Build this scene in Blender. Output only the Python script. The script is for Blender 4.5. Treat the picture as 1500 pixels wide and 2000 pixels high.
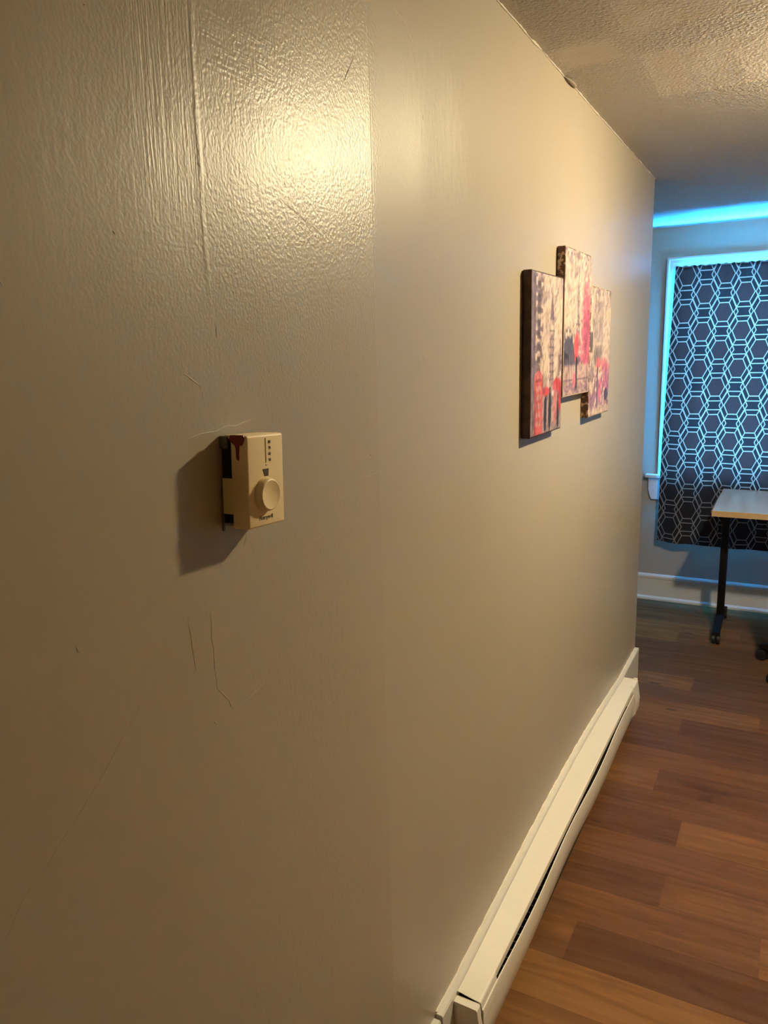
import bpy, bmesh, math, random
import numpy as np
from mathutils import Vector, Matrix, noise
S = bpy.context.scene
COL = S.collection
for o in list(bpy.data.objects): bpy.data.objects.remove(o)
random.seed(4)

# ------------------------------------------------------------------ camera
cd = bpy.data.cameras.new('camera'); cam = bpy.data.objects.new('camera', cd); COL.objects.link(cam)
R_ = Vector((0.88230996, 0.46996965, -0.0256448)); U_ = Vector((-0.07257524, 0.18968079, 0.97915986)); F_ = Vector((-0.46503974, 0.86206132, -0.20146541))
M = Matrix((R_, U_, -F_)).transposed().to_4x4(); M.translation = Vector((0, 0, 1.63))
cam.matrix_world = M
cd.sensor_fit = 'VERTICAL'; cd.sensor_height = 32.0; cd.lens = 1493.57/2000*32.0
cd.clip_start = .02
S.camera = cam

# ------------------------------------------------------------------ world, daylight, exposure
S.view_settings.view_transform = 'Standard'; S.view_settings.look = 'None'; S.view_settings.gamma = 1
S.view_settings.use_curve_mapping = False
S.view_settings.exposure = 0.0
LAMP_STRENGTH = 1450.0; LAMP_COL = (1.0, .82, .50)
DAY_POWER = 13500.0; DAY_COL = (.02, .51, 1.45)
LAMP_POS = (.30, 2.36, 2.29)
w = bpy.data.worlds.new('world'); S.world = w; w.use_nodes = True
w.node_tree.nodes['Background'].inputs[0].default_value = (.25, .55, 1, 1); w.node_tree.nodes['Background'].inputs[1].default_value = .6
WX0, WX1, WZ0, WZ1 = -.665, .30, .838, 2.075      # window opening
ld = bpy.data.lights.new('daylight', 'AREA'); ld.shape = 'RECTANGLE'; ld.size = 3.0; ld.size_y = 2.1
ld.energy = DAY_POWER; ld.color = DAY_COL
lo = bpy.data.objects.new('daylight', ld); COL.objects.link(lo)
lo.location = ((WX0+WX1)/2, 5.42, (WZ0+WZ1)/2); lo.rotation_euler = (math.radians(-90), 0, 0)   # shines towards -y

# ------------------------------------------------------------------ node helpers
class NT:
    def __init__(s, name):
        s.m = bpy.data.materials.new(name); s.m.use_nodes = True; s.t = s.m.node_tree
        s.b = s.t.nodes['Principled BSDF']; s.out = s.t.nodes['Material Output']
    def n(s, typ, **k):
        x = s.t.nodes.new(typ)
        for a, v in k.items(): setattr(x, a, v)
        return x
    def put(s, inp, v):
        if hasattr(v, 'links') or isinstance(v, bpy.types.NodeSocket): s.t.links.new(v, inp)
        else: inp.default_value = v
    def math(s, op, a, b=None, c=None, clamp=False):
        x = s.n('ShaderNodeMath', operation=op); x.use_clamp = clamp
        s.put(x.inputs[0], a)
        if b is not None: s.put(x.inputs[1], b)
        if c is not None: s.put(x.inputs[2], c)
        return x.outputs[0]
    def vm(s, op, a, b=None):
        x = s.n('ShaderNodeVectorMath', operation=op); s.put(x.inputs[0], a)
        if b is not None: s.put(x.inputs[1], b)
        return x.outputs['Value'] if op in ('DOT_PRODUCT', 'LENGTH', 'DISTANCE') else x.outputs[0]
    def obj(s): return s.n('ShaderNodeTexCoord').outputs['Object']
    def xyz(s, v):
        x = s.n('ShaderNodeSeparateXYZ'); s.put(x.inputs[0], v); return x.outputs
    def comb(s, a, b, c):
        x = s.n('ShaderNodeCombineXYZ'); s.put(x.inputs[0], a); s.put(x.inputs[1], b); s.put(x.inputs[2], c); return x.outputs[0]
    def noise(s, v, scale, detail=3, rough=.5, dist=0):
        x = s.n('ShaderNodeTexNoise'); s.put(x.inputs['Vector'], v); x.inputs['Scale'].default_value = scale
        x.inputs['Detail'].default_value = detail; x.inputs['Roughness'].default_value = rough; x.inputs['Distortion'].default_value = dist
        return x.outputs[0]
    def vor(s, v, scale, feature='F1'):
        x = s.n('ShaderNodeTexVoronoi', feature=feature); s.put(x.inputs['Vector'], v); x.inputs['Scale'].default_value = scale
        return x.outputs['Distance']
    def map(s, v, a, b, c=0., d=1., smooth=True):
        x = s.n('ShaderNodeMapRange'); x.interpolation_type = 'SMOOTHSTEP' if smooth else 'LINEAR'
        s.put(x.inputs[0], v); s.put(x.inputs[1], a); s.put(x.inputs[2], b); s.put(x.inputs[3], c); s.put(x.inputs[4], d)
        return x.outputs[0]
    def mixc(s, f, a, b, blend='MIX'):
        x = s.n('ShaderNodeMix', data_type='RGBA', blend_type=blend)
        s.put(x.inputs[0], f)
        for i, v in ((6, a), (7, b)):
            if isinstance(v, tuple) and len(v) == 3: v = v+(1,)
            s.put(x.inputs[i], v)
        return x.outputs[2]
    def bump(s, h, strength=1, dist=.001, normal=None):
        x = s.n('ShaderNodeBump'); s.put(x.inputs['Height'], h); x.inputs['Strength'].default_value = strength; x.inputs['Distance'].default_value = dist
        if normal is not None: s.put(x.inputs['Normal'], normal)
        return x.outputs[0]
    def base(s, c):
        if isinstance(c, tuple) and len(c) == 3: c = c+(1,)
        s.put(s.b.inputs['Base Color'], c)
    def rough(s, r): s.put(s.b.inputs['Roughness'], r)
    def norm(s, n): s.put(s.b.inputs['Normal'], n)
def simple(name, col, rough=.5, metal=0, var=.06, bump=0, scale=40):
    t = NT(name); v = t.obj(); n = t.noise(v, scale, 4)
    t.base(t.mixc(n, tuple(c*(1-var) for c in col), tuple(min(1, c*(1+var)) for c in col)))
    t.rough(rough); t.b.inputs['Metallic'].default_value = metal
    if bump: t.norm(t.bump(n, 1, bump))
    return t.m

# ------------------------------------------------------------------ materials
WALLC = (.44, .38, .298)
def wall_paint(marks=False, WALLC=WALLC):
    t = NT('wall_paint_marked' if marks else 'wall_paint'); v = t.obj(); x, y, z = t.xyz(v)
    if not marks:
        t.base(WALLC); t.rough(.40); t.b.inputs['Specular IOR Level'].default_value = .5
        t.norm(t.bump(t.noise(v, 120, 1), 1, .0006)); return t.m
    warp = t.noise(v, 14, 0)
    fine = t.noise(t.vm('MULTIPLY', v, (240, 240, 190)), 1.0, 1, .5)                                   # roller stipple
    mid = t.noise(t.vm('MULTIPLY', v, (30, 70, 26)), 1.0, 1, .5)     # brush drag, mostly vertical
    broad = t.noise(t.vm('MULTIPLY', v, (2, 3.4, 2.0)), 1.0, 1, .5)
    patch = t.map(t.noise(v, 3.1, 0), .35, .65)
    zone = t.math('MULTIPLY', t.math('MULTIPLY', t.map(y, 1.09, 1.14, 1., .25), t.map(y, .40, .95, .18, 1.1)), t.map(z, 1.50, 1.75, .35, 1.)) if marks else .4
    h = t.math('MULTIPLY', t.math('MULTIPLY', fine, zone), .00056)
    h = t.math('ADD', h, t.math('MULTIPLY', t.math('MULTIPLY', mid, patch), .0003))
    h = t.math('ADD', h, t.math('MULTIPLY', broad, .006))
    col = WALLC
    if marks:
        seam = t.map(t.math('ABSOLUTE', t.math('SUBTRACT', y, 1.103)), 0, .002, 1, 0)
        h = t.math('SUBTRACT', h, t.math('MULTIPLY', t.math('MULTIPLY', seam, t.map(z, 1.65, 1.8)), .0003))
        # taped joint: the wall turns a little at the joint
        d = t.math('MINIMUM', t.math('MAXIMUM', t.math('SUBTRACT', y, 1.1), 0.), .60)
        h = t.math('SUBTRACT', h, t.math('MULTIPLY', t.math('MULTIPLY', d, t.math('SUBTRACT', 1., t.math('DIVIDE', d, 1.20))), .075))
        e = t.math('MINIMUM', t.math('MAXIMUM', t.math('SUBTRACT', y, .45), 0.), .65)
        h = t.math('SUBTRACT', h, t.math('MULTIPLY', t.math('MULTIPLY', e, e), .024))
        ridge = t.map(t.math('ABSOLUTE', t.math('SUBTRACT', t.math('ADD', y, t.math('MULTIPLY', warp, .012)), .712)), 0, .006, 1, 0)
        h = t.math('ADD', h, t.math('MULTIPLY', t.math('MULTIPLY', ridge, t.math('MULTIPLY', t.map(z, 1.66, 1.76), t.noise(v, 25, 1))), .0008))
        # vertical brush strokes left of the joint, cross strokes above
        bx = t.math('MULTIPLY', t.map(y, .58, .64), t.map(y, .74, .70)); bx = t.math('MULTIPLY', bx, t.map(z, 1.72, 1.85))
        br = t.noise(t.vm('MULTIPLY', v, (1, 320, 14)), 1.0, 1, .6)
        h = t.math('ADD', h, t.math('MULTIPLY', t.math('MULTIPLY', br, bx), .0005))
        cx = t.math('MULTIPLY', t.map(y, .70, .74), t.map(y, .90, .82)); cx = t.math('MULTIPLY', cx, t.math('MULTIPLY', t.map(z, 1.93, 1.95), t.map(z, 2.03, 2.0)))
        cr = t.noise(t.vm('MULTIPLY', v, (1, 12, 260)), 1.0, 1, .6)
        h = t.math('ADD', h, t.math('MULTIPLY', t.math('MULTIPLY', cr, cx), .0004))
    t.base(col); t.rough(.37)
    t.b.inputs['Specular IOR Level'].default_value = .58
    t.norm(t.bump(h, 1, 1.0))
    return t.m
MARKS = [((1.055, 2.050), (1.025, 2.012), .0022, -.0016, .55), ((1.052, 2.046), (1.040, 2.03), .0015, .0008, 0),
 ((1.255, 2.132), (1.225, 2.155), .002, .0012, 0), ((1.225, 2.155), (1.185, 2.160), .0015, .001, 0), ((1.290, 2.03), (1.290, 2.022), .0025, .0015, .3),
 ((.700, 1.842), (.706, 1.838), .002, .001, .35), ((.866, 1.85), (.868, 1.846), .0018, -.001, .5), ((.570, 1.755), (.573, 1.752), .0018, -.001, .5),
 ((.560, 1.95), (.562, 1.95), .0015, -.001, .4), ((.855, 1.83), (.93, 1.80), .0015, -.0006, 0), ((.875, 1.823), (.955, 1.795), .0014, .0006, 0),
 ((.714, 1.668), (.714, 1.655), .0022, .0018, 0), ((.838, 1.625), (.841, 1.61), .0014, .001, .1), ((1.098, 1.655), (1.083, 1.635), .0022, .0012, 0),
 ((1.15, 1.66), (1.16, 1.655), .0022, .0012, 0), ((1.30, 1.60), (1.27, 1.63), .002, .001, 0), ((1.090, 1.555), (1.086, 1.548), .002, .001, .1),
 ((1.085, 1.534), (1.080, 1.530), .002, .0014, 0), ((.68, 1.60), (.655, 1.615), .0018, .0014, 0), ((.68, 1.60), (.684, 1.585), .0014, .0008, 0),
 ((.812, 1.618), (.812, 1.61), .0018, .0014, .1), ((.815, 1.56), (.812, 1.548), .0012, .0008, 0), ((.79, 1.555), (.777, 1.547), .0014, .001, .15),
 ((1.07, 1.473), (1.073, 1.471), .0016, -.001, .45), ((1.03, 1.44), (1.12, 1.44), .0012, -.0006, .05), ((.745, 1.412), (.738, 1.398), .0010, -.0007, .5),
 ((.652, 1.545), (.775, 1.555), .0012, .001, .18), ((.668, 1.333), (.670, 1.235), .0016, .0012, 0), ((.670, 1.235), (.690, 1.212), .0022, .0016, 0),
 ((.690, 1.212), (.694, 1.200), .0022, .0014, 0), ((.66, 1.197), (.665, 1.190), .0022, .0014, 0), ((.694, 1.19), (.77, 1.205), .0020, .0010, 0),
 ((.63, 1.34), (.636, 1.27), .0013, .0008, 0), ((.88, 1.36), (.95, 1.385), .0014, .0007, 0), ((.36, 1.12), (.56, 1.27), .0014, .0008, 0),
 ((.73, 1.36), (.732, 1.358), .002, .001, 0), ((.475, 1.36), (.478, 1.352), .0018, .0010, 0), ((.44, 1.70), (.443, 1.696), .0018, .001, 0)]
m_wall = wall_paint(); m_wall_tan = wall_paint(False, (.50, .37, .20)); m_wall_l = wall_paint(True)  # tan invented for the unseen right and front walls, to warm the bounce light

def ceiling_paint():
    t = NT('ceiling_paint'); v = t.obj(); x, y, z = t.xyz(v)
    def box(x0, x1, y0, y1, s=.02):
        wob = t.math('MULTIPLY', t.math('SUBTRACT', t.noise(v, 18, 3), .5), .04)
        xx = t.math('ADD', x, wob); yy = t.math('ADD', y, wob)
        return t.math('MULTIPLY', t.math('MULTIPLY', t.map(xx, x0-s, x0+s), t.map(xx, x1-s, x1+s, 1., 0.)),
                      t.math('MULTIPLY', t.map(yy, y0-s, y0+s), t.map(yy, y1-s, y1+s, 1., 0.)))
    sm = t.math('MULTIPLY', box(-.405, 1.3, 1.5, 1.99), .8)
    sm = t.math('MAXIMUM', sm, t.math('MULTIPLY', box(-.40, 1.4, 2.13, 2.50), .88))
    sm = t.math('MAXIMUM', sm, box(-.59, -.43, 1.985, 2.13, .03))
    sm = t.math('MAXIMUM', sm, box(-.62, -.585, 1., 3.7, .01))
    sm = t.math('MAXIMUM', sm, t.map(y, 3.3, 4.3, 0., .8))
    st = t.map(t.vor(v, 95), .15, .62, 1., 0.)
    st = t.math('ADD', t.math('MULTIPLY', st, .6), t.math('MULTIPLY', t.map(t.noise(v, 120, 3, .6), .35, .7), .8))
    h = t.math('MULTIPLY', t.math('MULTIPLY', st, t.math('SUBTRACT', 1., sm)), .0062)
    h = t.math('ADD', h, t.math('MULTIPLY', t.noise(v, 85, 3), .0011))
    h = t.math('ADD', h, t.math('MULTIPLY', t.noise(v, 6, 2), .006))
    # taped board joint and patch edges
    j = t.map(t.math('ABSOLUTE', t.math('SUBTRACT', t.math('ADD', x, t.math('MULTIPLY', t.noise(v, 9, 2), .02)), -.395)), 0, .006, 1, 0)
    j = t.math('MULTIPLY', j, t.math('MULTIPLY', t.map(y, 1.4, 1.6), t.map(y, 2.49, 2.51, 1., 0.)))
    h = t.math('ADD', h, t.math('MULTIPLY', j, .0012))
    t.base((.66, .60, .53)); t.rough(.62); t.norm(t.bump(h, 1, 1.0))
    return t.m
m_ceil = ceiling_paint()

def floor_mat():
    t = NT('vinyl_plank'); v = t.obj()
    at = t.n('ShaderNodeAttribute', attribute_name='tone').outputs['Fac']
    x, y, z = t.xyz(v)
    vv = t.comb(t.math('ADD', t.math('MULTIPLY', x, 2.2), t.math('MULTIPLY', at, 37.)), t.math('MULTIPLY', y, 26), at)
    g = t.noise(vv, 1.0, 6, .62, .6)
    g2 = t.noise(t.comb(t.math('ADD', t.math('MULTIPLY', x, 3.), t.math('MULTIPLY', at, 17.)), t.math('MULTIPLY', y, 9), at), 1.3, 3, .5, .8)
    r = t.n('ShaderNodeValToRGB'); cr = r.color_ramp
    cr.elements[0].position = 0; cr.elements[0].color = (.095, .040, .015, 1)
    cr.elements[1].position = 1; cr.elements[1].color = (.285, .132, .040, 1)
    e = cr.elements.new(.5); e.color = (.168, .073, .024, 1)
    t.put(r.inputs[0], at)
    c = t.mixc(t.map(g, .3, .7), r.outputs[0], t.mixc(1., r.outputs[0], (.66, .62, .62), 'MULTIPLY'))
    c = t.mixc(t.map(g2, .58, .78, 0., .6), c, t.mixc(1., c, (.5, .46, .5), 'MULTIPLY'))
    c = t.mixc(t.map(g2, .42, .25, 0., .4), c, t.mixc(1., c, (1.4, 1.3, 1.15), 'MULTIPLY'))
    kn = t.map(t.vor(t.comb(t.math('MULTIPLY', x, 2.1), t.math('MULTIPLY', y, 6.1), at), 1.0), .035, .075, .75, 0.)
    c = t.mixc(kn, c, (.025, .013, .01))
    # plank seams
    fr = t.math('FRACT', t.math('DIVIDE', t.math('SUBTRACT', y, 1.80), .16)); sd = t.math('MINIMUM', fr, t.math('SUBTRACT', 1., fr))
    c = t.mixc(t.map(sd, .0, .012, .45, 0.), c, (.03, .016, .011))
    t.base(c); t.rough(t.map(g, .3, .7, .50, .60)); t.norm(t.bump(t.math('MULTIPLY', g, .0003), 1, 1.0))
    t.b.inputs['Specular IOR Level'].default_value = .15
    return t.m
m_floor = floor_mat()
m_trim = simple('white_trim_paint', (.76, .74, .70), .35, var=.03, bump=.0004, scale=30)
m_heater = simple('cream_enamel', (.90, .855, .77), .42, var=.03, bump=.0003, scale=18)
m_dark = simple('dark_inside', (.02, .014, .010), .8)
m_plastic = simple('ivory_plastic', (.95, .77, .45), .42, var=.03)
m_knob = simple('ivory_knob_plastic', (.95, .76, .42), .4, var=.03)
m_brown = simple('brown_print', (.17, .10, .03), .6)
m_print = simple('dark_print', (.05, .035, .02), .6)
m_red = simple('dried_red_paint', (.20, .006, .008), .45, var=.25, scale=300)
m_plate = simple('grey_metal_plate', (.16, .15, .12), .5, .3, var=.2, scale=120)
m_black = simple('black_powder_coat', (.004, .004, .005), .6, var=.2)
m_black.node_tree.nodes['Principled BSDF'].inputs['Specular IOR Level'].default_value = .25
m_bplast = simple('black_plastic', (.010, .010, .011), .5)
m_fab = simple('black_chair_fabric', (.012, .012, .013), .9)
m_lam = simple('pale_laminate', (.74, .73, .71), .22, var=.04, scale=14)
m_edge = simple('maple_edge_band', (.62, .42, .22), .45, var=.12, scale=60)
m_fin = simple('aluminium_fin', (.10, .09, .08), .5, .5)
m_porc = simple('white_porcelain', (.8, .8, .78), .3)

def emis(name, col, st):
    t = NT(name); e = t.n('ShaderNodeEmission'); e.inputs[0].default_value = col+(1,); e.inputs[1].default_value = st
    t.t.links.new(e.outputs[0], t.out.inputs[0]); return t.m
m_bulb = emis('lit_bulb', LAMP_COL, LAMP_STRENGTH)
def glass():
    t = NT('window_glass'); a = t.n('ShaderNodeBsdfTransparent'); g = t.n('ShaderNodeBsdfGlossy'); g.inputs['Roughness'].default_value = .03
    mx = t.n('ShaderNodeMixShader'); mx.inputs[0].default_value = .07; t.t.links.new(a.outputs[0], mx.inputs[1]); t.t.links.new(g.outputs[0], mx.inputs[2])
    t.t.links.new(mx.outputs[0], t.out.inputs[0]); return t.m
m_glass = glass()

PX, PZ = .2150, .2165
def curtain_mat():
    t = NT('hexagon_print_cloth'); uv = t.n('ShaderNodeUVMap').outputs[0]; u, v, _ = t.xyz(uv)
    def lattice(ou, ov):
        fu = t.math('SUBTRACT', t.math('FRACT', t.math('ADD', t.math('DIVIDE', u, PX), ou)), .5)
        fv = t.math('SUBTRACT', t.math('FRACT', t.math('ADD', t.math('DIVIDE', v, PZ), ov)), .5)
        a = t.math('MULTIPLY', t.math('ABSOLUTE', fu), PZ*2*660/1095); b = t.math('MULTIPLY', t.math('ABSOLUTE', fv), PZ)
        d = t.math('MAXIMUM', b, t.math('ADD', t.math('MULTIPLY', a, .866), t.math('MULTIPLY', b, .5)))
        return d
    def ring(d, r): return t.map(t.math('ABSOLUTE', t.math('SUBTRACT', d, r)), .0022, .0036, 1., 0.)
    line = None; cell = None
    for ou, ov in ((0, 0), (.5, .5)):
        d = lattice(ou, ov); m = t.math('MAXIMUM', ring(d, .0534), ring(d, .0820))
        m = t.math('MAXIMUM', m, ring(lattice(ou, ov+.5), .0548))
        c = t.math('LESS_THAN', d, .0534); cell = c if cell is None else t.math('MAXIMUM', cell, c)
        line = m if line is None else t.math('MAXIMUM', line, m)
    weave = t.noise(t.vm('MULTIPLY', uv, (600, 90, 1)), 1.0, 2)
    dk = t.mixc(weave, (.016, .015, .018), (.034, .031, .036))
    front = t.mixc(line, dk, (.225, .225, .24))
    geo = t.n('ShaderNodeNewGeometry').outputs['Backfacing']
    cc = t.mixc(geo, front, (.60, .60, .60))
    df = t.n('ShaderNodeBsdfDiffuse'); t.put(df.inputs[0], cc)
    tr = t.n('ShaderNodeBsdfTranslucent'); t.put(tr.inputs[0], t.mixc(line, t.mixc(cell, t.mixc(weave, (.0015, .00022, .00018), (.0025, .00030, .00024)), t.mixc(weave, (.0036, .00028, .00020), (.0055, .00040, .00028))), (.032, .0042, .0024)))
    ad = t.n('ShaderNodeAddShader'); t.t.links.new(df.outputs[0], ad.inputs[0]); t.t.links.new(tr.outputs[0], ad.inputs[1])
    t.t.links.new(ad.outputs[0], t.out.inputs[0]); return t.m
m_curtain = curtain_mat()

def print_mat():
    t = NT('printed_canvas'); c = t.n('ShaderNodeAttribute', attribute_name='paint').outputs['Color']
    v = t.obj(); t.base(c); t.rough(.55)
    t.norm(t.bump(t.noise(v, 700, 2), .3, .0004)); return t.m
m_canvas = print_mat()
def wrap_mat(dark):
    t = NT('canvas_wrap_dark' if dark else 'canvas_wrap_mottled'); v = t.obj()
    if dark == 2:
        z = t.xyz(v)[2]; mot = t.mixc(t.map(t.noise(v, 75, 3, .6), .46, .56), (.10, .045, .03), (.50, .36, .27))
        sky_ = t.mixc(t.map(t.noise(v, 45, 3, .6), .5, .65), (.56, .43, .36), (.38, .29, .27)); t.base(t.mixc(t.map(z, .30, .33), sky_, mot))
    elif dark: t.base(t.mixc(t.map(t.noise(v, 22, 3), .35, .7), (.030, .012, .012), (.075, .035, .032)))
    else: t.base(t.mixc(t.map(t.noise(v, 75, 3, .6), .46, .56), (.10, .045, .03), (.55, .38, .27)))
    t.rough(.6); return t.m
m_wrapd = wrap_mat(1); m_wrapm = wrap_mat(0); m_wraps = wrap_mat(2)

# ------------------------------------------------------------------ mesh helpers
def link(name, me, mat, parent=None):
    o = bpy.data.objects.new(name, me); COL.objects.link(o)
    if mat is not None:
        for m in (mat if isinstance(mat, (list, tuple)) else [mat]): me.materials.append(m)
    if parent: o.parent = parent
    return o
def obj(name, bm, mat, parent=None, smooth=False):
    bmesh.ops.recalc_face_normals(bm, faces=bm.faces[:])
    me = bpy.data.meshes.new(name); bm.to_mesh(me); bm.free()
    if smooth:
        for p in me.polygons: p.use_smooth = True
        try: me.set_sharp_from_angle(angle=math.radians(40))
        except Exception: pass
    return link(name, me, mat, parent)
def BM(): return bmesh.new()
def bx(bm, a, b, bev=0, seg=2):
    r = bmesh.ops.create_cube(bm, size=1)
    c = [(a[i]+b[i])/2 for i in range(3)]; s = [abs(b[i]-a[i]) for i in range(3)]
    for v in r['verts']: v.co = Vector((c[0]+v.co.x*s[0], c[1]+v.co.y*s[1], c[2]+v.co.z*s[2]))
    if bev:
        es = list({e for v in r['verts'] for e in v.link_edges})
        bmesh.ops.bevel(bm, geom=es, offset=bev, segments=seg, affect='EDGES', profile=.5)
    return bm
def prism(bm, pts, axis, a, b):
    """pts: 2D outline; axis: extrusion axis (0,1,2) from a to b"""
    def mk(p, h):
        return {0: (h, p[0], p[1]), 1: (p[0], h, p[1]), 2: (p[0], p[1], h)}[axis]
    v0 = [bm.verts.new(mk(p, a)) for p in pts]; v1 = [bm.verts.new(mk(p, b)) for p in pts]
    bm.faces.new(v0); bm.faces.new(v1[::-1])
    n = len(pts)
    for i in range(n): bm.faces.new((v0[i], v1[i], v1[(i+1) % n], v0[(i+1) % n]))
    return bm
def lathe(bm, prof, c, axis='Z', seg=40):
    rings = []
    for r, h in prof:
        ring = []
        for k in range(seg):
            a = 2*math.pi*k/seg; p, q = r*math.cos(a), r*math.sin(a)
            co = (p, q, h) if axis == 'Z' else ((h, p, q) if axis == 'X' else (p, h, q))
            ring.append(bm.verts.new(Vector(co)+Vector(c)))
        rings.append(ring)
    for i in range(len(rings)-1):
        for k in range(seg): bm.faces.new((rings[i][k], rings[i][(k+1) % seg], rings[i+1][(k+1) % seg], rings[i+1][k]))
    bm.faces.new(rings[0][::-1]); bm.faces.new(rings[-1])
    return bm
def empty(name, loc, rot=(0, 0, 0)):
    o = bpy.data.objects.new(name, None); COL.objects.link(o); o.location = loc; o.rotation_euler = rot; o.empty_display_size = .05
    return o
def tag(o, label, cat, group=None):
    o['label'] = label; o['category'] = cat
    if group: o['group'] = group
    return o
def struct(o): o['kind'] = 'structure'; return o
def rel(o, parent):
    """keep world-built vertices in place under an Empty"""
    o.parent = parent; o.location = -Vector(parent.location) if parent.rotation_euler[2] == 0 and parent.rotation_euler[0] == 0 else o.location
    return o

# ------------------------------------------------------------------ room shell
LX = -.6; ZC = 2.335; YF = 5.10; YE = 3.63
X0, X1, Y0 = -2.1, 2.0, -1.5
# floor: planks across the room, one tone per plank
def build_floor():
    bm = BM(); lay = bm.faces.layers.float.new('tone')
    rows = range(-23, 22)
    fixed = {  # row index (0 starts at y = 1.80): joints near the picture and tones left/right of them
        0: ([-.453, .62], [.62, .30, .5]), 1: ([-1.15, .023], [.4, .52, .75]), 2: ([-.2525, .9], [.34, .62, .4]), 3: ([-.9, .55], [.5, .50, .4]),
        4: ([-.247, .8], [.28, .74, .4]), 5: ([-1.3, .3], [.4, .50, .6]), 6: ([-.37, .75], [.72, .42, .3]), 7: ([-.9, .20], [.6, .58, .3]), 8: ([-1.1, .10], [.3, .34, .6]),
        9: ([-.345, .9], [.58, .28, .5]), 10: ([-1.0, -.04], [.3, .72, .5]), 11: ([-.8, .35], [.5, .40, .2]), 12: ([-.35, .8], [.82, .36, .4]), 13: ([-1.2, .2], [.4, .44, .6]),
        14: ([-.5, .7], [.40, .5, .3]), 15: ([-.9, .1], [.5, .4, .3]), -1: ([-1.0, .35], [.6, .95, .6]), -2: ([-.6, .6], [.5, .85, .5])}
    for r in rows:
        y0 = 1.80+.16*r; y1 = y0+.16
        y0 = max(y0, Y0-.05); y1 = min(y1, YF+.1)
        if y1 <= y0: continue
        if r in fixed: js, ts = fixed[r]
        else:
            j0 = random.uniform(-1.4, -.4); js = [j0, j0+1.2]; ts = [random.random() for _ in range(3)]
        xs = [X0-.1]+list(js)+[X1+.1]
        for i in range(len(xs)-1):
            f = bm.faces.new([bm.verts.new(c) for c in ((xs[i], y0, 0), (xs[i+1], y0, 0), (xs[i+1], y1, 0), (xs[i], y1, 0))]); f[lay] = ts[i]
    me = bpy.data.meshes.new('floor'); bm.to_mesh(me); bm.free()
    return struct(link('floor', me, m_floor))
build_floor()
struct(obj('ceiling', bx(BM(), (X0-.1, Y0-.1, ZC), (X1+.1, YF+.15, ZC+.1)), m_ceil))
def stroke(bm, a, b, wd, hh, dk):
    """low ridge of filler, lifted paint or a dark strip for scratches and the shade in dents, on the wall face, following a slightly crooked line"""
    L = math.hypot(b[0]-a[0], b[1]-a[1]); n = max(4, int(L/.006)); m = 6
    if L < wd: b = (a[0]+wd*.7, a[1]-wd*.7)
    d = Vector((b[0]-a[0], b[1]-a[1])).normalized(); pr = Vector((-d.y, d.x)); rows = []
    for i in range(n+1):
        s = i/n; p = Vector(a)*(1-s)+Vector(b)*s+pr*(L*.035*noise.noise(Vector((s*5, a[0]*30, a[1]*30))))
        e = math.sin(math.pi*min(1, max(0, s)))**.5 if L > .01 else math.sin(math.pi*s)**.6
        ww = wd*.5*(.35+.65*e)*(1+.5*noise.noise(Vector((s*L*90, a[1]*50, 1)))); hz = abs(hh)*.20*e*(.15 if dk >= .3 else 1)*(1+.6*noise.noise(Vector((s*L*120, a[0]*50, 4))))
        rows.append([bm.verts.new((LX+.00004+max(0, hz)*math.sin(math.pi*j/m) + (.00008 if 0 < j < m else 0), *(p+pr*ww*(2*j/m-1)))) for j in range(m+1)])
    for i in range(n):
        for j in range(m):
            f = bm.faces.new((rows[i][j], rows[i][j+1], rows[i+1][j+1], rows[i+1][j])); f.smooth = True; f.material_index = 1 if dk >= .3 else 0
# left partition with an L-shaped return at its far end
def left_wall():
    bm = BM(); prism(bm, [(LX, Y0), (LX, YE), (X0, YE), (X0, YE-.12), (LX-.12, YE-.12), (LX-.12, Y0)], 2, 0, ZC)
    for a, b, wd, hh, dk in MARKS: stroke(bm, a, b, wd, hh, dk)
    e = [e for e in bm.edges if abs(e.verts[0].co.z-e.verts[1].co.z) > 1 and abs(e.verts[0].co.x-LX) < 1e-4 and abs(e.verts[0].co.y-YE) < 1e-4]
    bmesh.ops.bevel(bm, geom=e, offset=.006, segments=3, affect='EDGES')
    return bm
wl = struct(obj('wall_left', left_wall(), [m_wall_l, simple('scratch_and_dent_shade', (.17, .14, .105), .7)]))  # second slot: dark strips, shade of dents put into colour, and dark scratches
struct(obj('wall_alcove', bx(BM(), (X0-.1, YE-.12, 0), (X0, YF, ZC)), m_wall))
struct(obj('wall_right', bx(BM(), (X1, Y0, 0), (X1+.1, YF, ZC)), m_wall_tan))
struct(obj('wall_front', bx(BM(), (LX-.12, Y0-.1, 0), (X1+.1, Y0, ZC)), m_wall_tan))
def back_wall():
    bm = BM()
    for a, b in (((X0-.1, 0), (WX0, ZC)), ((WX1, 0), (X1+.1, ZC)), ((WX0, 0), (WX1, WZ0-.02)), ((WX0, WZ1), (WX1, ZC))):
        bx(bm, (a[0], YF, a[1]), (b[0], YF+.16, b[1]))
    return bm
struct(obj('wall_back', back_wall(), m_wall))
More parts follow.
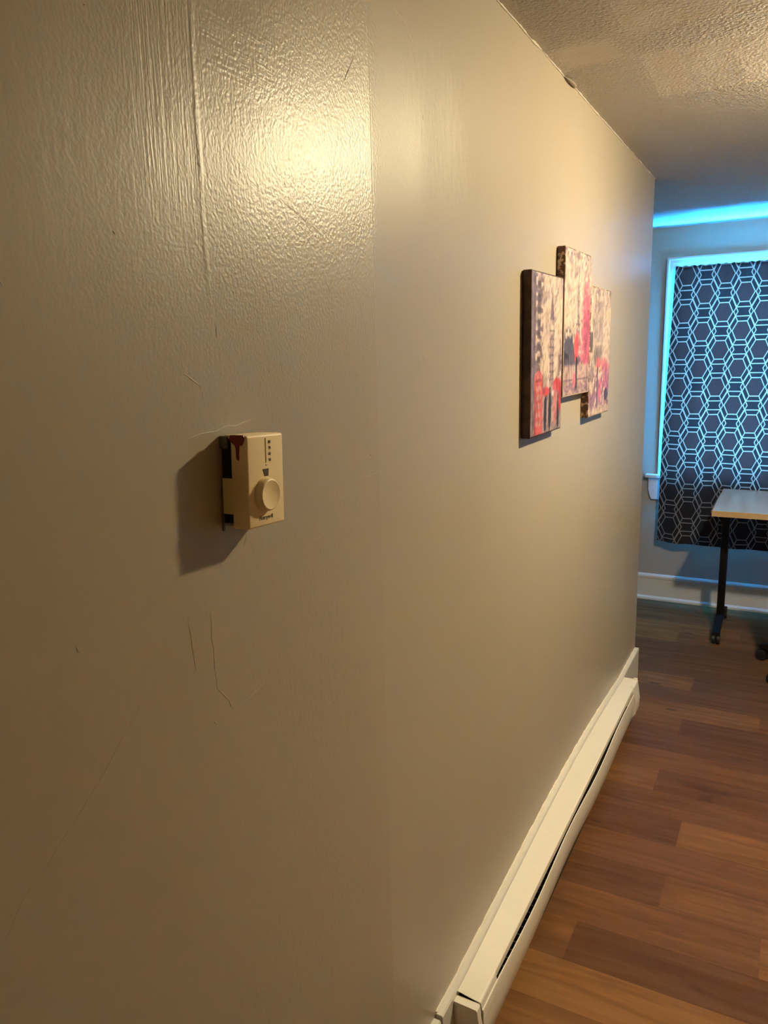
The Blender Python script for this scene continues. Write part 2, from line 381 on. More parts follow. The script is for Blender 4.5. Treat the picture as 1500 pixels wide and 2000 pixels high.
# baseboards
BZ = .215
def rise(y):
    s = (y-1.33)/1.9
    return 0 if s <= 0 or s >= 1 else .040*math.sin(math.pi*s**1.15)
def bb_profile(bm, run0, run1, h, th, axis):
    """moulded baseboard profile: flat face, cap, shoe"""
    P = [(0, 0), (th+.012, 0), (th+.012, .012), (th+.004, .022), (th, .024), (th, h-.03), (th+.004, h-.026), (th+.004, h-.012), (th-.002, h-.003), (th-.006, h), (0, h)]
    if axis == 1: prism(bm, [(LX+a, b) for a, b in P], 1, run0, run1)
    else: prism(bm, [(YF-a, b) for a, b in P], 0, run0, run1)
    return bm
def bb_left():
    bm = BM(); n = 60; rings = []
    for i in range(n+1):
        y = 1.288+(YE-1.288)*i/n; h = BZ+rise(y)
        rings.append([bm.verts.new((LX+a, y, b)) for a, b in ((-.002, 0), (.018, 0), (.018, h-.004), (.015, h), (-.002, h))])
    for i in range(n):
        for j in range(5): bm.faces.new((rings[i][j], rings[i][(j+1) % 5], rings[i+1][(j+1) % 5], rings[i+1][j]))
    bm.faces.new(rings[0]); bm.faces.new(rings[-1][::-1]); return bm
struct(obj('baseboard_left', bb_left(), m_trim))
bm = BM(); prism(bm, [(LX, 0), (LX+.017, 0), (LX+.017, BZ-.010), (LX+.014, BZ-.006), (LX, BZ-.006)], 1, Y0, 1.281)
struct(obj('baseboard_left', bm, m_trim))
struct(obj('baseboard_back', bb_profile(BM(), X0, X1, .172, .016, 0), m_trim))

# ragged paint and caulk lines
def bead(name, path, rad, mat, jag, seed=0):
    bm = BM(); rings = []
    for i, p in enumerate(path):
        n = noise.noise(Vector((i*.23+seed, 3.1, seed))); n2 = noise.noise(Vector((i*.71, seed, 9.)))
        r = max(.0006, rad*(1+jag*n+jag*.6*n2))
        ring = [bm.verts.new(Vector(p)+Vector((r*math.cos(a), 0, r*math.sin(a)))) for a in [k*math.pi/3 for k in range(6)]]
        rings.append(ring)
    for i in range(len(rings)-1):
        for k in range(6): bm.faces.new((rings[i][k], rings[i][(k+1) % 6], rings[i+1][(k+1) % 6], rings[i+1][k]))
    bm.faces.new(rings[0]); bm.faces.new(rings[-1][::-1])
    return obj(name, bm, mat, smooth=True)
struct(bead('trim_1', [(LX+.001, Y0+.05+i*.012, ZC-.001+.003*noise.noise(Vector((i*.11, 0, 0)))) for i in range(int((YE-Y0-.05)/.012))], .0020, m_ceil, 1.8, 2))
struct(bead('trim_2', [(LX+.001, 1.29+i*.01, BZ+rise(1.29+i*.01)+.0005) for i in range(int((YE-1.30)/.01))], .0042, m_heater, 1.2, 7))
# lifted flake of ceiling paint
def flake(y, L, wd):
    bm = BM(); n = 10; a = []; b = []
    for i in range(n+1):
        s = i/n; ww = wd*math.sin(math.pi*s)**.7
        a.append(bm.verts.new((LX+.002, y+L*s, ZC-.002))); b.append(bm.verts.new((LX+.004+ww*.9, y+L*s, ZC-.003-ww*.35)))
    for i in range(n):
        bm.faces.new((a[i], a[i+1], b[i+1], b[i]))
    o = obj('trim_3', bm, m_ceil, smooth=True); mo = o.modifiers.new('s', 'SOLIDIFY'); mo.thickness = .0015; return struct(o)
flake(2.17, .10, .014)

# ------------------------------------------------------------------ window
win = struct(empty('window_1', (0, YF, WZ0)))
def wpart(name, bm, mat): 
    o = obj(name, bm, mat); o.parent = win; o.location = (0, -YF, -WZ0); return o
def casing():
    bm = BM(); wd = .083; f = YF-.020
    P = [(0, YF), (0, f-.006), (.010, f-.008), (.018, f), (.034, f+.001), (.040, f+.004), (wd-.010, f+.005), (wd, f+.010), (wd, YF)]   # from outer edge inwards
    prism(bm, [(WX0-wd+a, b) for a, b in P], 2, WZ0, WZ1+wd-.001)
    prism(bm, [(WX1+wd-a, b) for a, b in P], 2, WZ0, WZ1+wd-.001)
    prism(bm, [(b, WZ1+wd-a) for a, b in P], 0, WX0-wd, WX1+wd)
    return bm
wpart('casing', casing(), m_trim)
def jamb():
    bm = BM()
    bx(bm, (WX0, YF, WZ0), (WX0+.012, YF+.16, WZ1)); bx(bm, (WX1-.012, YF, WZ0), (WX1, YF+.16, WZ1)); bx(bm, (WX0, YF, WZ1-.012), (WX1, YF+.16, WZ1))
    return bm
wpart('jamb', jamb(), m_trim)
wpart('window_sill', bx(BM(), (WX0-.155, YF-.052, WZ0-.022), (WX1+.155, YF+.16, WZ0), .004), m_trim)
bm = BM(); prism(bm, [(WX0-.137, WZ0-.022), (WX0-.137, .738), (WX0-.117, .675), (WX1+.117, .675), (WX1+.137, .738), (WX1+.137, WZ0-.022)], 1, YF-.02, YF)
wpart('apron', bm, m_trim)
def sash(z0, z1, y):
    bm = BM(); a, b = WX0+.012, WX1-.012; f = .045
    bx(bm, (a, y, z0), (a+f, y+.03, z1)); bx(bm, (b-f, y, z0), (b, y+.03, z1)); bx(bm, (a+f, y, z0), (b-f, y+.03, z0+f)); bx(bm, (a+f, y, z1-f), (b-f, y+.03, z1))
    s = wpart('sash', bm, m_trim)
    p = obj('pane', bx(BM(), (a+f, y+.012, z0+f), (b-f, y+.016, z1-f)), m_glass, s)
sash(WZ0, 1.46, YF+.07); sash(1.42, WZ1-.012, YF+.105)

# ------------------------------------------------------------------ curtain
CT = 2.098
def curtain():
    bm = BM(); uvl = bm.loops.layers.uv.new('UVMap')
    nx, nz = 220, 150; CX0, CX1 = -.690, .36; CB = .415
    grid = []
    for j in range(nz+1):
        s = j/nz; z = CT-(CT-CB)*s; row = []; arc = 0; prev = None
        for i in range(nx+1):
            q = i/nx
            spread = min(1, s*1.6)
            x = CX0+(CX1-CX0)*q-.034*spread*(1-q)**3
            amp = .003+.009*min(1, s*2)
            y = 5.014-.004*min(1, s*1.5)+amp*math.sin(q*41+1.2*math.sin(s*2.2))*.55+amp*.8*math.sin(q*19+.8+s*.7)+.0022*math.sin(q*210)*max(0, 1-s*9)
            # the free left edge turns back towards the casing
            e = max(0, 1-(x-CX0+.03)/.04); y += .004*e*e
            y -= .012*max(0, (s-.70)/.30)
            zz = z
            if j == nz: zz = z-.004*math.sin(q*19+1)-.012*min(1, q*9)+.010
            elif j > nz-8: zz = z+(-.004*math.sin(q*19+1)-.012*min(1, q*9)+.010)*(j-nz+8)/8
            if j == 0: zz = z+.0025*math.sin(q*150)
            p = Vector((x, y, zz))
            if prev is not None: arc += (Vector((x, y, 0))-Vector((prev.x, prev.y, 0))).length
            prev = p; row.append((bm.verts.new(p), arc, CT-z))
        grid.append(row)
    for j in range(nz):
        for i in range(nx):
            q = [grid[j][i], grid[j+1][i], grid[j+1][i+1], grid[j][i+1]]
            f = bm.faces.new([k[0] for k in q]); f.smooth = True
            for l, k in zip(f.loops, q): l[uvl].uv = (k[1]+UV0[0], -k[2]+UV0[1])
    me = bpy.data.meshes.new('curtain'); bm.to_mesh(me); bm.free()
    return me
UV0 = (.0355, -.0498)
cur = tag(empty('window_curtain', (-.2, 5.04, CT)), 'dark grey curtain printed with pale interlocking hexagon outlines, hanging over the window', 'curtain')
c1 = link('cloth_panel', curtain(), m_curtain, cur); c1.location = (.2, -5.04, -CT)
bm = BM(); bx(bm, (-.686, 5.020, CT-.022), (.350, 5.026, CT-.004)); bx(bm, (-.686, 5.022, CT-.020), (-.680, YF-.02, CT-.006)); bx(bm, (.344, 5.022, CT-.020), (.350, YF-.02, CT-.006))
c2 = obj('curtain_rod', bm, m_porc, cur); c2.location = (.2, -5.04, -CT)

# ------------------------------------------------------------------ desk
dk = tag(empty('desk', (0, 4.66, 0)), 'narrow grey-white topped desk with maple edge and black metal legs on casters, below the curtain', 'desk')
def dpart(name, bm, mat, parent=None, smooth=False):
    o = obj(name, bm, mat, smooth=smooth)
    if parent is None: o.parent = dk; o.location = (0, -4.66, 0)
    else: o.parent = parent
    return o
DX0, DX1, DY0, DY1, DZ = -.349, .95, 4.275, 4.985, .783
tp = dpart('desktop', bx(BM(), (DX0+.003, DY0+.003, DZ-.029), (DX1-.003, DY1-.003, DZ), .001), m_lam)
bm = BM()
for a, b in (((DX0, DY0), (DX1, DY0+.003)), ((DX0, DY1-.003), (DX1, DY1)), ((DX0, DY0+.003), (DX0+.003, DY1-.003)), ((DX1-.003, DY0+.003), (DX1, DY1-.003))):
    bx(bm, (a[0], a[1], DZ-.030), (b[0], b[1], DZ-.0005))
dpart('edge_band', bm, m_edge, tp)
dpart('support_rail', bx(BM(), (-.27, 4.60, .700), (.87, 4.66, .740), .003), m_black)
for lx in (-.300, .90):
    bm = BM()
    bx(bm, (lx-.019, 4.600, .095), (lx+.019, 4.660, .745), .008)
    bx(bm, (lx-.030, 4.42, .735), (lx+.030, 4.86, .7535), .003)
    prism(bm, [(4.55, .753), (4.70, .753), (4.665, .66), (4.595, .66)], 0, lx-.024, lx+.024)
    lg = dpart('leg', bm, m_black, smooth=True)
    bm = BM()
    prism(bm, [(4.405, .052), (4.405, .072), (4.58, .118), (4.68, .118), (4.90, .072), (4.90, .052), (4.66, .078), (4.60, .078)], 0, lx-.020, lx+.020)
    ft = dpart('foot', bm, m_black, lg)
for lx in (-.300, .90):
    for cy in (4.42, 4.885):
        bm = BM()
        for s in (-1, 1): lathe(bm, [(.012, -.009), (.026, -.008), (.028, 0), (.026, .008), (.012, .009)], (lx+s*.013, cy, .028), 'X', 28)
        cst = dpart('caster', bm, m_bplast, smooth=True)
        bm = BM(); lathe(bm, [(.006, .03), (.006, .056)], (lx, cy, 0), 'Z', 12); bx(bm, (lx-.004, cy-.018, .02), (lx+.004, cy+.018, .05), .002)
        dpart('caster_stem', bm, m_black, cst)

# ------------------------------------------------------------------ office chair (only one caster reaches into the photo)
CHX, CHY = .186, 4.165
ch = tag(empty('office_chair', (CHX, CHY, 0)), 'black office chair, only a caster showing, at the right edge before the desk', 'chair')
bm = BM(); lathe(bm, [(.028, .07), (.034, .10), (.034, .135), (.024, .15)], (0, 0, 0), 'Z', 24)
base = obj('star_base', bm, m_bplast, ch, smooth=True)
for k in range(5):
    a = math.radians(155)+k*2*math.pi/5; ca, sa = math.cos(a), math.sin(a)
    bm = BM(); prism(bm, [(.02, .085), (.02, .125), (.25, .092), (.285, .085), (.285, .068), (.24, .068)], 1, -.018, .018)
    bmesh.ops.rotate(bm, verts=bm.verts[:], cent=(0, 0, 0), matrix=Matrix.Rotation(a, 3, 'Z')); obj('base_arm', bm, m_bplast, base)
    bm = BM()
    for s in (-1, 1): lathe(bm, [(.012, -.008), (.026, -.007), (.028, 0), (.026, .007), (.012, .008)], (s*.014, 0, .028), 'X', 28)
    bx(bm, (-.018, -.02, .038), (.018, .02, .060), .006); lathe(bm, [(.006, .05), (.006, .075)], (0, 0, 0), 'Z', 10)
    bmesh.ops.rotate(bm, verts=bm.verts[:], cent=(0, 0, 0), matrix=Matrix.Rotation(1.1+k, 3, 'Z')); bmesh.ops.translate(bm, verts=bm.verts[:], vec=(.272*ca, .272*sa, 0))
    obj('caster', bm, m_bplast, ch, smooth=True)
obj('gas_lift', lathe(BM(), [(.025, .14), (.025, .30), (.014, .30), (.014, .41)], (0, 0, 0), 'Z', 24), m_black, ch, smooth=True)
obj('seat', bx(BM(), (-.21, -.22, .41), (.23, .20, .48), .03, 4), m_fab, ch, smooth=True)
obj('backrest', bx(BM(), (-.18, -.27, .58), (.20, -.225, .98), .02, 4), m_fab, ch, smooth=True)
bm = BM(); prism(bm, [(-.05, .395), (-.05, .41), (-.27, .415), (-.27, .80), (-.285, .80), (-.285, .40)], 0, -.025, .025); obj('back_support', bm, m_black, ch)

# ------------------------------------------------------------------ baseboard heater
HY0, HY1, HXB, HXF, HZ = 1.348, 3.27, LX+.0185, -.5265, .203
ht = tag(empty('baseboard_heater', (LX+.04, (HY0+HY1)/2, 0)), 'long cream baseboard heater with a warped front panel, at the foot of the wall', 'heater')
def hpart(name, bm, mat, parent=None, smooth=False):
    o = obj(name, bm, mat, smooth=smooth)
    if parent is None: o.parent = ht; o.location = -Vector(ht.location)
    else: o.parent = parent
    return o
def gapz(y):
    """drop of the front panel's top edge below the top cover's lip"""
    s = (y-1.47)/(3.06-1.47)
    if s <= 0: return 0
    return .001+.014*math.sin(math.pi*min(1, s*1.35 if s < .37 else .5+.5*(s-.37)/.63))+.0035*math.sin(s*13)
def sweep(y0, y1, n, proffn):
    bm = BM(); rings = []
    for i in range(n+1):
        y = y0+(y1-y0)*i/n; rings.append([bm.verts.new((p[0], y, p[1])) for p in proffn(y)])
    k = len(rings[0])
    for i in range(n):
        for j in range(k): bm.faces.new((rings[i][j], rings[i][(j+1) % k], rings[i+1][(j+1) % k], rings[i+1][j]))
    bm.faces.new(rings[0]); bm.faces.new(rings[-1][::-1]); return bm
t_ = .0014
def topprof(y): return [(HXB, .12), (HXB, BZ-.006+rise(y)), (HXF-.004, HZ), (HXF-.001, HZ-.0015), (HXF, HZ-.005), (HXF, HZ-.018), (HXF-t_, HZ-.018), (HXF-t_, HZ-.005), (HXF-.005, HZ-t_-.001), (HXB+t_, BZ-.006-t_+rise(y)), (HXB+t_, .12)]
hpart('top_cover', sweep(HY0+.022, HY1-.001, 60, topprof), m_heater)
def frontprof(y):
    g = gapz(y); s = max(0, min(1, (y-1.47)/1.6)); bow = -.002*math.sin(math.pi*s)+.0035*math.sin(s*11)*math.sin(math.pi*s)
    zt = HZ-.0175-g; f = HXF+.0040+bow+.004; zb = .060+.004*math.sin(s*7)
    return [(f-.0045, zt-.004), (f-.0035, zt), (f-.0015, zt-.0005), (f, zt-.006), (f-.002, .115), (f-.005, zb+.012), (f-.012, zb), (f-.0135, zb+.001), (f-.0065, zb+.013), (f-.0035, .115), (f-.0015, zt-.006), (f-.0040, zt-.006)]
hpart('front_panel', sweep(HY0+.022, 3.17, 90, frontprof), m_heater, smooth=True)
# near cover section (lip and face in one), end caps
def capprof(y): return [(HXB, .02), (HXB, HZ+.001), (HXF-.003, HZ-.001), (HXF+.0005, HZ-.004), (HXF+.0075, HZ-.06), (HXF+.0075, .115), (HXF+.004, .080), (HXF-.004, .066), (HXF-.03, .02)]
hpart('end_cap', sweep(HY0, HY0+.0205, 1, lambda y: [(a, b-.002) for a, b in capprof(y)]), m_heater)
def jointprof(y): return [(HXF-.004, HZ+.0008), (HXF-.0005, HZ-.0008), (HXF+.0015, HZ-.004), (HXF+.0080, HZ-.040), (HXF+.0085, HZ-.075), (HXF+.0060, HZ-.077), (HXF-.003, HZ-.012)]
hpart('joint_cover', sweep(HY0+.0225, HY0+.120, 2, jointprof), m_heater)
def farcap(y): return [(HXB, .02), (HXB, HZ+.003), (HXF-.002, HZ+.003), (HXF+.003, HZ+.0005), (HXF+.014, .125), (HXF+.012, .085), (HXF-.002, .062), (HXF-.03, .02)]
fc = hpart('end_cap', sweep(3.185, HY1+.006, 1, farcap), m_heater)
hpart('cap_tab', bx(BM(), (HXF-.014, HY1-.005, HZ+.001), (HXF+.002, HY1+.006, HZ+.010), .002), m_heater, fc)
bm = BM(); bx(bm, (HXB+.002, HY0+.02, .02), (HXB+.004, HY1-.02, HZ-.004)); bx(bm, (HXB+.004, HY0+.05, .020), (HXF-.015, HY1-.02, .024))
hpart('back_plate', bm, m_dark)
bm = BM()
for i in range(60): 
    y = HY0+.08+i*.03; bx(bm, (HXB+.008, y, .06), (HXF-.012, y+.001, .12))
lathe(bm, [(.011, HY0+.03), (.011, HY1-.03)], ((HXB+HXF)/2, 0, .09), 'Y', 16)
hpart('heating_element', bm, m_fin)
for fy in (HY0+.02, 2.2, HY1-.04): hpart('foot', bx(BM(), (HXB+.004, fy, 0), (HXF-.030, fy+.02, .022)), m_dark)

# ------------------------------------------------------------------ thermostat
th = tag(empty('thermostat', (LX, .7385, 1.4847), (math.radians(-2.6), 0, 0)), 'ivory wall thermostat with a round dial and a dark red paint drip on its corner', 'thermostat')
TW, TH_ = .0362, .0557
bm = BM(); bx(bm, (.0165, -TW, -TH_), (.0412, TW, TH_), .0032, 4)
def cut(o_bm): return o_bm
cov = obj('cover', bm, m_plastic, th, smooth=True)
for s in (-1, 1):
    obj('side_tab', bx(BM(), (.003, s*TW-s*.0022, -.0385), (.019, s*TW-s*.0002, .0045), .0004, 1), m_plastic, cov)
obj('rear_flange', bx(BM(), (.006, -TW+.004, TH_-.0022), (.019, TW-.003, TH_-.0002)), m_plastic, cov)
obj('rear_flange', bx(BM(), (.006, -TW+.008, -TH_+.0002), (.019, TW-.003, -TH_+.0022)), m_plastic, cov)
obj('mounting_plate', bx(BM(), (0.0, -.0315, -.050), (.0155, .0315, .0505)), m_dark, th)
obj('bracket', bx(BM(), (.0, -.0365, .0395), (.0120, -.0315, .0545), .001, 1), m_plate, th)
obj('wire_clip', bx(BM(), (0, -.0355, -.060), (.0025, -.0330, -.038), .0004, 1), m_plate, th)
# red drip on the left side, wrapping the top edge
RP = [(.0165, .0545), (.0180, .0560), (.0370, .0560), (.0385, .0530), (.0375, .0490), (.0345, .0440), (.0315, .0445), (.0305, .0420), (.0298, .0330), (.0300, .0285), (.0285, .0262), (.0265, .0275), (.0258, .0310), (.0255, .0400), (.0240, .0440), (.0210, .0460), (.0185, .0480), (.0165, .0490)]
bm = BM(); prism(bm, RP, 1, -TW-.0006, -TW+.0012); 
bx(bm, (.018, -TW+.0, TH_-.0010), (.0345, -TW+.006, TH_+.0004), .0003, 1)
obj('paint_drip', bm, m_red, cov, smooth=False)
FX = .0412
# dial
KC = (FX, -.0030, -.0165)
bm = BM(); lathe(bm, [(.0208, -.0005), (.0210, .0012), (.0204, .0020), (.0198, .0066), (.0190, .0082), (.0174, .0090), (.0170, .0088), (.0001, .0086)], KC, 'X', 64)
kb = obj('dial_knob', bm, m_knob, th, smooth=True)
bm = BM(); bx(bm, (FX-.001, -.0013, .0215), (FX+.00015, .0007, .0510)); obj('scale_slot', bm, m_brown, cov)
bm = BM(); prism(bm, [(-.0075, .0142), (.0048, .0142), (.0038, .0052), (-.0040, .0052)], 0, FX-.001, FX+.0002); pw = obj('pointer_window', bm, m_print, cov)
bm = BM()
for k in range(3): bx(bm, (FX+.0001, -.0048+k*.0030, .0075), (FX+.0003, -.0042+k*.0030, .0130))
obj('pointer_mark', bm, m_brown, pw)
def text(s, size, y, z, mat, parent, name, off=.0002, bold=0, sx=1, rot=0):
    c = bpy.data.curves.new('t', 'FONT'); c.body = s; c.size = size; c.align_x = 'CENTER'; c.align_y = 'CENTER'; c.extrude = .00005; c.offset = bold
    o = bpy.data.objects.new('t', c); COL.objects.link(o); dg = bpy.context.evaluated_depsgraph_get()
    me = bpy.data.meshes.new_from_object(o.evaluated_get(dg)); bpy.data.objects.remove(o)
    for v in me.vertices:
        a, b = v.co.x*sx, v.co.y
        v.co = Vector((FX+off+v.co.z, y+a, z+b))
    me.materials.clear(); return link(name, me, mat, parent)
for i, s in enumerate(('80', '70', '60', '50')): text(s, .0052, .0072, .0460-.0072*i, m_print, cov, 'scale_number', bold=.0001)
bm = BM()
for i in range(4): bx(bm, (FX, .0062, .0423-.0072*i), (FX+.00015, .0082, .0427-.0072*i))
obj('scale_dashes', bm, m_brown, cov)
bm = BM(); lathe(bm, [(.0011, 0), (.0009, .0002)], (FX, 0, .0185), 'X', 12); obj('scale_dot', bm, m_brown, cov)
text('Honeywell', .0068, -.0030, -.0447, m_print, cov, 'lettering', bold=.00018, sx=.92)

# ------------------------------------------------------------------ canvases
NU, NV = 130, 180
rng = np.random.default_rng(3)
def vnoise(U, V, su, sv, seed):
    r = np.random.default_rng(seed); g = r.random((64, 64))
    x = U*su; y = V*sv; xi = np.floor(x).astype(int); yi = np.floor(y).astype(int); fx = x-xi; fy = y-yi
    fx = fx*fx*(3-2*fx); fy = fy*fy*(3-2*fy)
    G = lambda a, b: g[a % 64, b % 64]
    return (G(xi, yi)*(1-fx)+G(xi+1, yi)*fx)*(1-fy)+(G(xi, yi+1)*(1-fx)+G(xi+1, yi+1)*fx)*fy
def sm(e0, e1, x):
    t = np.clip((x-e0)/(e1-e0), 0, 1); return t*t*(3-2*t)
U, V = np.meshgrid((np.arange(NU+1))/NU, (np.arange(NV+1))/NV, indexing='ij')
def over(I, m, c): m = np.clip(m, 0, 1)[..., None]; return I*(1-m)+np.array(c)*m
def rect(u0, u1, v0, v1, s=.012): return sm(u0-s, u0+s, U)*(1-sm(u1-s, u1+s, U))*sm(v0-s, v0+s, V)*(1-sm(v1-s, v1+s, V))
def blob(u, v, ru, rv, jag=0, seed=1, s=.25):
    d = np.sqrt(((U-u)/ru)**2+((V-v)/rv)**2)+jag*(vnoise(U, V, 30, 40, seed)-.5); return 1-sm(1-s, 1+s, d)
CRM, PUR, DRK, RED, PNK, GRY = (.80, .68, .56), (.25, .18, .24), (.05, .045, .07), (.72, .10, .12), (.76, .25, .32), (.36, .31, .33)
def sky():
    I = np.ones(U.shape+(3,))*np.array(CRM)
    n = vnoise(U+V*.5, V-U*.4, 9, 16, 5)*.6+vnoise(U+V*.4, V-U*.6, 24, 40, 6)*.4
    return over(I, sm(.52, .72, n)*sm(.35, .9, V)*.75, (.50, .40, .44))
def img_left():
    I = sky()
    I = over(I, rect(.10, .34, .22, 1.05)*sm(.38, .6, vnoise(U, V, 14, 44, 8))*.9, PUR)
    for k in range(9): I = over(I, rect(.17, .27, .30+k*.075, .345+k*.075, .008)*.8, (.12, .09, .12))
    I = over(I, rect(-.1, .12, 0, 1.1, .01), (.24, .19, .25))
    I = over(I, rect(.025, .04, 0, 1.1, .008)*.6, (.48, .42, .50))
    # clock tower
    tw = .055+.0*V
    I = over(I, (1-sm(.9, 1.1, np.abs(U-.64)/np.maximum(.01, .075*(1-(V-.72)/.18))))*sm(.71, .73, V)*(1-sm(.89, .9, V)), (.26, .20, .26))
    I = over(I, rect(.565, .715, .30, .72, .010)*(.45+.4*(vnoise(U, V, 50, 60, 11) > .5)), (.36, .28, .34))
    I = over(I, rect(.60, .68, .63, .69, .01), CRM)
    for k in range(7): I = over(I, rect(.56, .72, .335+k*.052, .347+k*.052, .004)*.6, (.16, .12, .17))
    I = over(I, rect(.60, .615, .32, .62, .004)*.6, DRK); I = over(I, rect(.665, .68, .32, .62, .004)*.6, DRK)
    I = over(I, (1-sm(.8, 1.2, np.abs(U-.93)/np.maximum(.004, .03*(1-(V-.42)/.24))))*sm(.40, .42, V)*(1-sm(.65, .66, V)), (.30, .24, .30))
    # street
    st = sm(.42, .30, V+.10*vnoise(U, V, 9, 6, 14)) if False else (1-sm(.30, .42, V+.12*vnoise(U, V, 9, 6, 14)))
    I = over(I, st*rect(.3, 1.1, -.1, .5)*.75, (.30, .22, .29))
    I = over(I, sm(.5, .65, vnoise(U, V, 22, 12, 15))*(1-sm(.12, .3, V))*.7, (.62, .50, .48))
    I = over(I, rect(.86, 1.1, .16, .50)*sm(.4, .6, vnoise(U, V, 18, 40, 17))*.8, PUR)
    # telephone box
    I = over(I, rect(.10, .36, .00, .37, .01), (.74, .17, .17)); I = over(I, blob(.23, .37, .12, .035), (.78, .24, .24))
    for k in range(5): I = over(I, rect(.15, .31, .06+k*.055, .092+k*.055, .006)*.55, (.70, .48, .42))
    I = over(I, rect(.12, .14, 0, .35, .004)*.6, (.35, .05, .06)); I = over(I, rect(.14, .32, .335, .355, .004)*.7, (.38, .06, .07))
    # figures and umbrellas
    for u, w_, h in ((.45, .045, .24), (.60, .05, .26), (.88, .04, .20)):
        I = over(I, blob(u, h*.55, w_, h*.5, .3, int(u*100)), DRK); I = over(I, blob(u, h+.02, .028, .018), (.15, .10, .12))
    I = over(I, blob(.72, .25, .06, .022, .1), (.84, .80, .78)); I = over(I, blob(.47, .27, .11, .03, .3, 3), RED)
    I = over(I, blob(.84, .30, .14, .05, .3, 4), RED); I = over(I, blob(.78, .16, .06, .12, .4, 5), (.70, .28, .28)); I = over(I, blob(.95, .22, .05, .10, .4, 6), RED)
    return I
def img_mid():
    I = sky()
    c = .50; hw = np.where(V > .66, .010+.03*(.92-V).clip(0), np.where(V > .50, .028+.10*(.66-V), .05+.55*(.50-V).clip(0)**1.1))
    tw = (1-sm(.85, 1.15, np.abs(U-c)/hw))*sm(.30, .32, V)*(1-sm(.885, .895, V))
    I = over(I, tw*(.55+.35*(vnoise(U, V, 60, 70, 21) > .45)), (.27, .21, .28))
    for k in range(4): I = over(I, blob(c, .47-k*.045, .02, .014)*.8, CRM)
    I = over(I, rect(c-.07, c+.07, .49, .505, .004)*.8, PUR); I = over(I, rect(c-.04, c+.04, .655, .665, .004)*.8, PUR)
    I = over(I, blob(.16, .30, .22, .14, .8, 22), (.12, .12, .17)); I = over(I, blob(.05, .25, .2, .05, .5, 23), DRK); I = over(I, blob(.38, .24, .3, .05, .6, 29), (.17, .15, .22))
    I = over(I, blob(.86, .50, .20, .30, .7, 24)*.95, PNK); I = over(I, blob(.90, .34, .26, .22, .9, 25)*.9, (.70, .20, .30))
    I = over(I, blob(.84, .45, .1, .2, 1.6, 26)*.6, (.50, .12, .22))
    I = over(I, (1-sm(.19, .23, V)), (.62, .48, .45)); I = over(I, rect(-.1, 1.1, .10, .115, .006)*.8, PUR); I = over(I, rect(-.1, 1.1, .0, .09)*sm(.42, .6, vnoise(U, V, 16, 60, 27))*.8, (.35, .22, .34))
    I = over(I, blob(.46, .34, .09, .10, .3, 28), (.80, .15, .18)); I = over(I, rect(.44, .50, .04, .27, .01), DRK); I = over(I, blob(.40, .10, .06, .06, .5, 31), PNK)
    I = over(I, rect(.88, .90, 0, .2, .005), DRK)
    n = vnoise(U, V, 20, 30, 33); I = over(I, sm(.6, .75, n)*sm(.86, .95, V)*.8, PUR)
    return I
def img_right():
    I = sky()
    arch = rect(.12, .62, .42, .90, .03)*(.55+.4*(vnoise(U, V, 26, 34, 41) > .5)); I = over(I, arch*.8, (.40, .35, .36))
    for k in range(3): I = over(I, rect(.18+k*.15, .24+k*.15, .50, .84, .01)*.6, (.60, .52, .48))
    I = over(I, rect(.12, .64, .56, .58, .006)*.7, CRM); I = over(I, rect(.20, .55, .40, .54, .02)*.7, (.28, .24, .27))
    I = over(I, rect(-.05, .12, .50, .66)*.8, DRK)
    n = vnoise(U, V, 22, 30, 42); I = over(I, sm(.5, .68, n)*sm(.9, .97, V)*.8, (.30, .24, .30))
    n = vnoise(U, V, 18, 24, 43); I = over(I, (1-sm(.36, .46, V+.1*n))*sm(.35, .55, n)*.9, (.40, .22, .36))
    I = over(I, blob(.72, .40, .2, .06, .9, 44)*.9, PNK); I = over(I, blob(.85, .28, .18, .10, 1.2, 45)*.8, (.60, .22, .40)); I = over(I, blob(.40, .41, .1, .05, .5, 46), (.74, .25, .26))
    I = over(I, rect(.36, .41, .05, .38, .01), (.14, .11, .22)); I = over(I, blob(.52, .20, .09, .09, .5, 47), (.72, .25, .34)); I = over(I, blob(.85, .15, .10, .05, .5, 48), (.12, .10, .25))
    I = over(I, blob(.1, .35, .1, .08, .8, 49)*.8, (.30, .25, .30)); I = over(I, (1-sm(.03, .08, V))*.7, CRM)
    return I
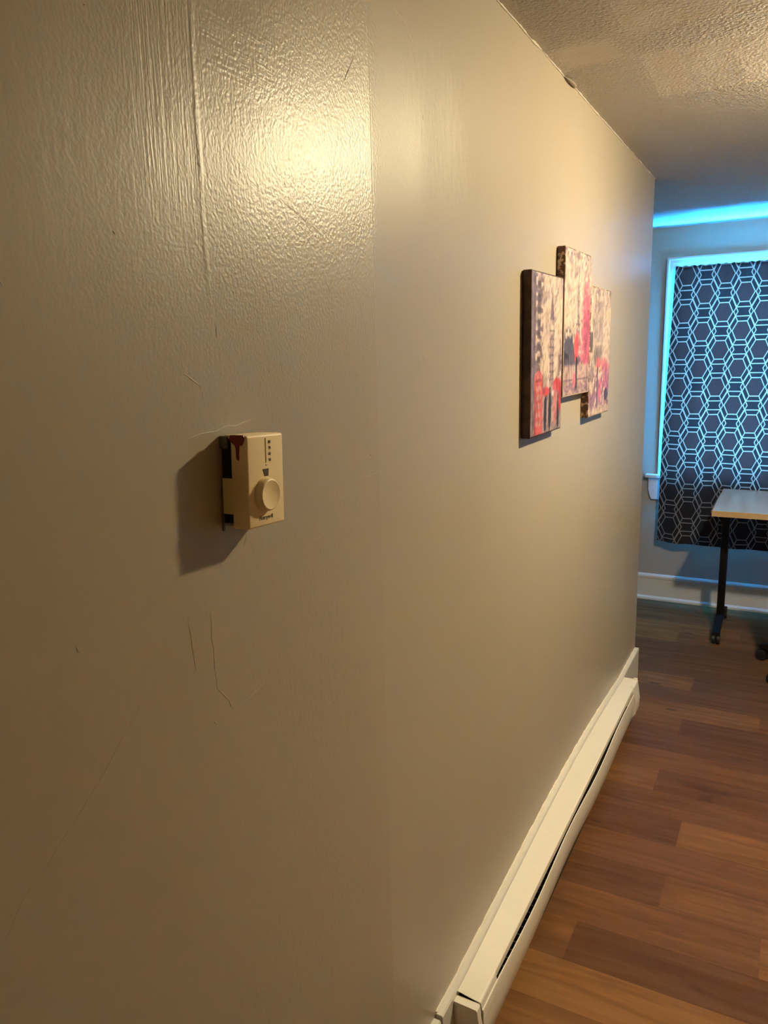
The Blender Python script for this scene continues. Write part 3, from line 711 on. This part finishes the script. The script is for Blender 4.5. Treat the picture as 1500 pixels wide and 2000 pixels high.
def canvas(name, y0, y1, z0, z1, img, wrap, label):
    W, H, D = y1-y0, z1-z0, .0245
    o0 = tag(empty(name, (LX, (y0+y1)/2, z0)), label, 'canvas picture', 'three city view canvases')
    # wrapped sides
    bm = BM(); bx(bm, (.0015, -W/2, 0), (D, W/2, H), .0022, 2)
    obj('canvas_wrap', bm, wrap, o0, smooth=True)
    me = bpy.data.meshes.new('printed_face'); vs = []; fs = []
    ins = .0012
    for i in range(NU+1):
        for j in range(NV+1):
            u, v = i/NU, j/NV; e = min(u*W, (1-u)*W, v*H, (1-v)*H)
            x = D+.0004-max(0, (.003-e))*.5
            vs.append((x, -W/2+ins+u*(W-2*ins), ins+v*(H-2*ins)))
    k = NV+1
    for i in range(NU):
        for j in range(NV): a = i*k+j; fs.append((a, a+k, a+k+1, a+1))
    me.from_pydata(vs, [], fs)
    ca = me.color_attributes.new('paint', 'FLOAT_COLOR', 'POINT')
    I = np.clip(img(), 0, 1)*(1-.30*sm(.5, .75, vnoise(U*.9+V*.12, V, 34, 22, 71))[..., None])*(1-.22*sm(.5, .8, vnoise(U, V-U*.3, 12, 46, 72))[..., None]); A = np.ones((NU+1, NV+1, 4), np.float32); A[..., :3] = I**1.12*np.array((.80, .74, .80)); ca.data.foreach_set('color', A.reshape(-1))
    for p in me.polygons: p.use_smooth = True
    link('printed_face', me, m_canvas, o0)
    return o0
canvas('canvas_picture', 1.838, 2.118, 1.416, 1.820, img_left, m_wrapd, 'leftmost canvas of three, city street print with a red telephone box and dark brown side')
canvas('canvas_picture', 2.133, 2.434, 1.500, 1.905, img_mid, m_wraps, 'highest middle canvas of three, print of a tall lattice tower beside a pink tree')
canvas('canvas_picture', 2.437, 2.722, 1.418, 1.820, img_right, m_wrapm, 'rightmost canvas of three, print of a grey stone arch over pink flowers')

# ------------------------------------------------------------------ ceiling lamp (bare bulb in a porcelain holder, just right of the picture)
lp = tag(empty('ceiling_lamp', (LAMP_POS[0], LAMP_POS[1], ZC)), 'round white ceiling lamp with a warm glowing dome, above the right edge of the photo', 'lamp')
obj('lamp_base', lathe(BM(), [(.060, 0), (.066, -.004), (.066, -.026), (.058, -.030)], (0, 0, 0), 'Z', 40), m_porc, lp, smooth=True)
bm = BM(); r = .055; zb = -.030
lathe(bm, [(r*math.cos(a), zb-.62*r*math.sin(a)) for a in [k*math.pi/2/9 for k in range(9)]]+[(.002, zb-.62*r)], (0, 0, 0), 'Z', 32)
obj('dome', bm, m_bulb, lp, smooth=True)
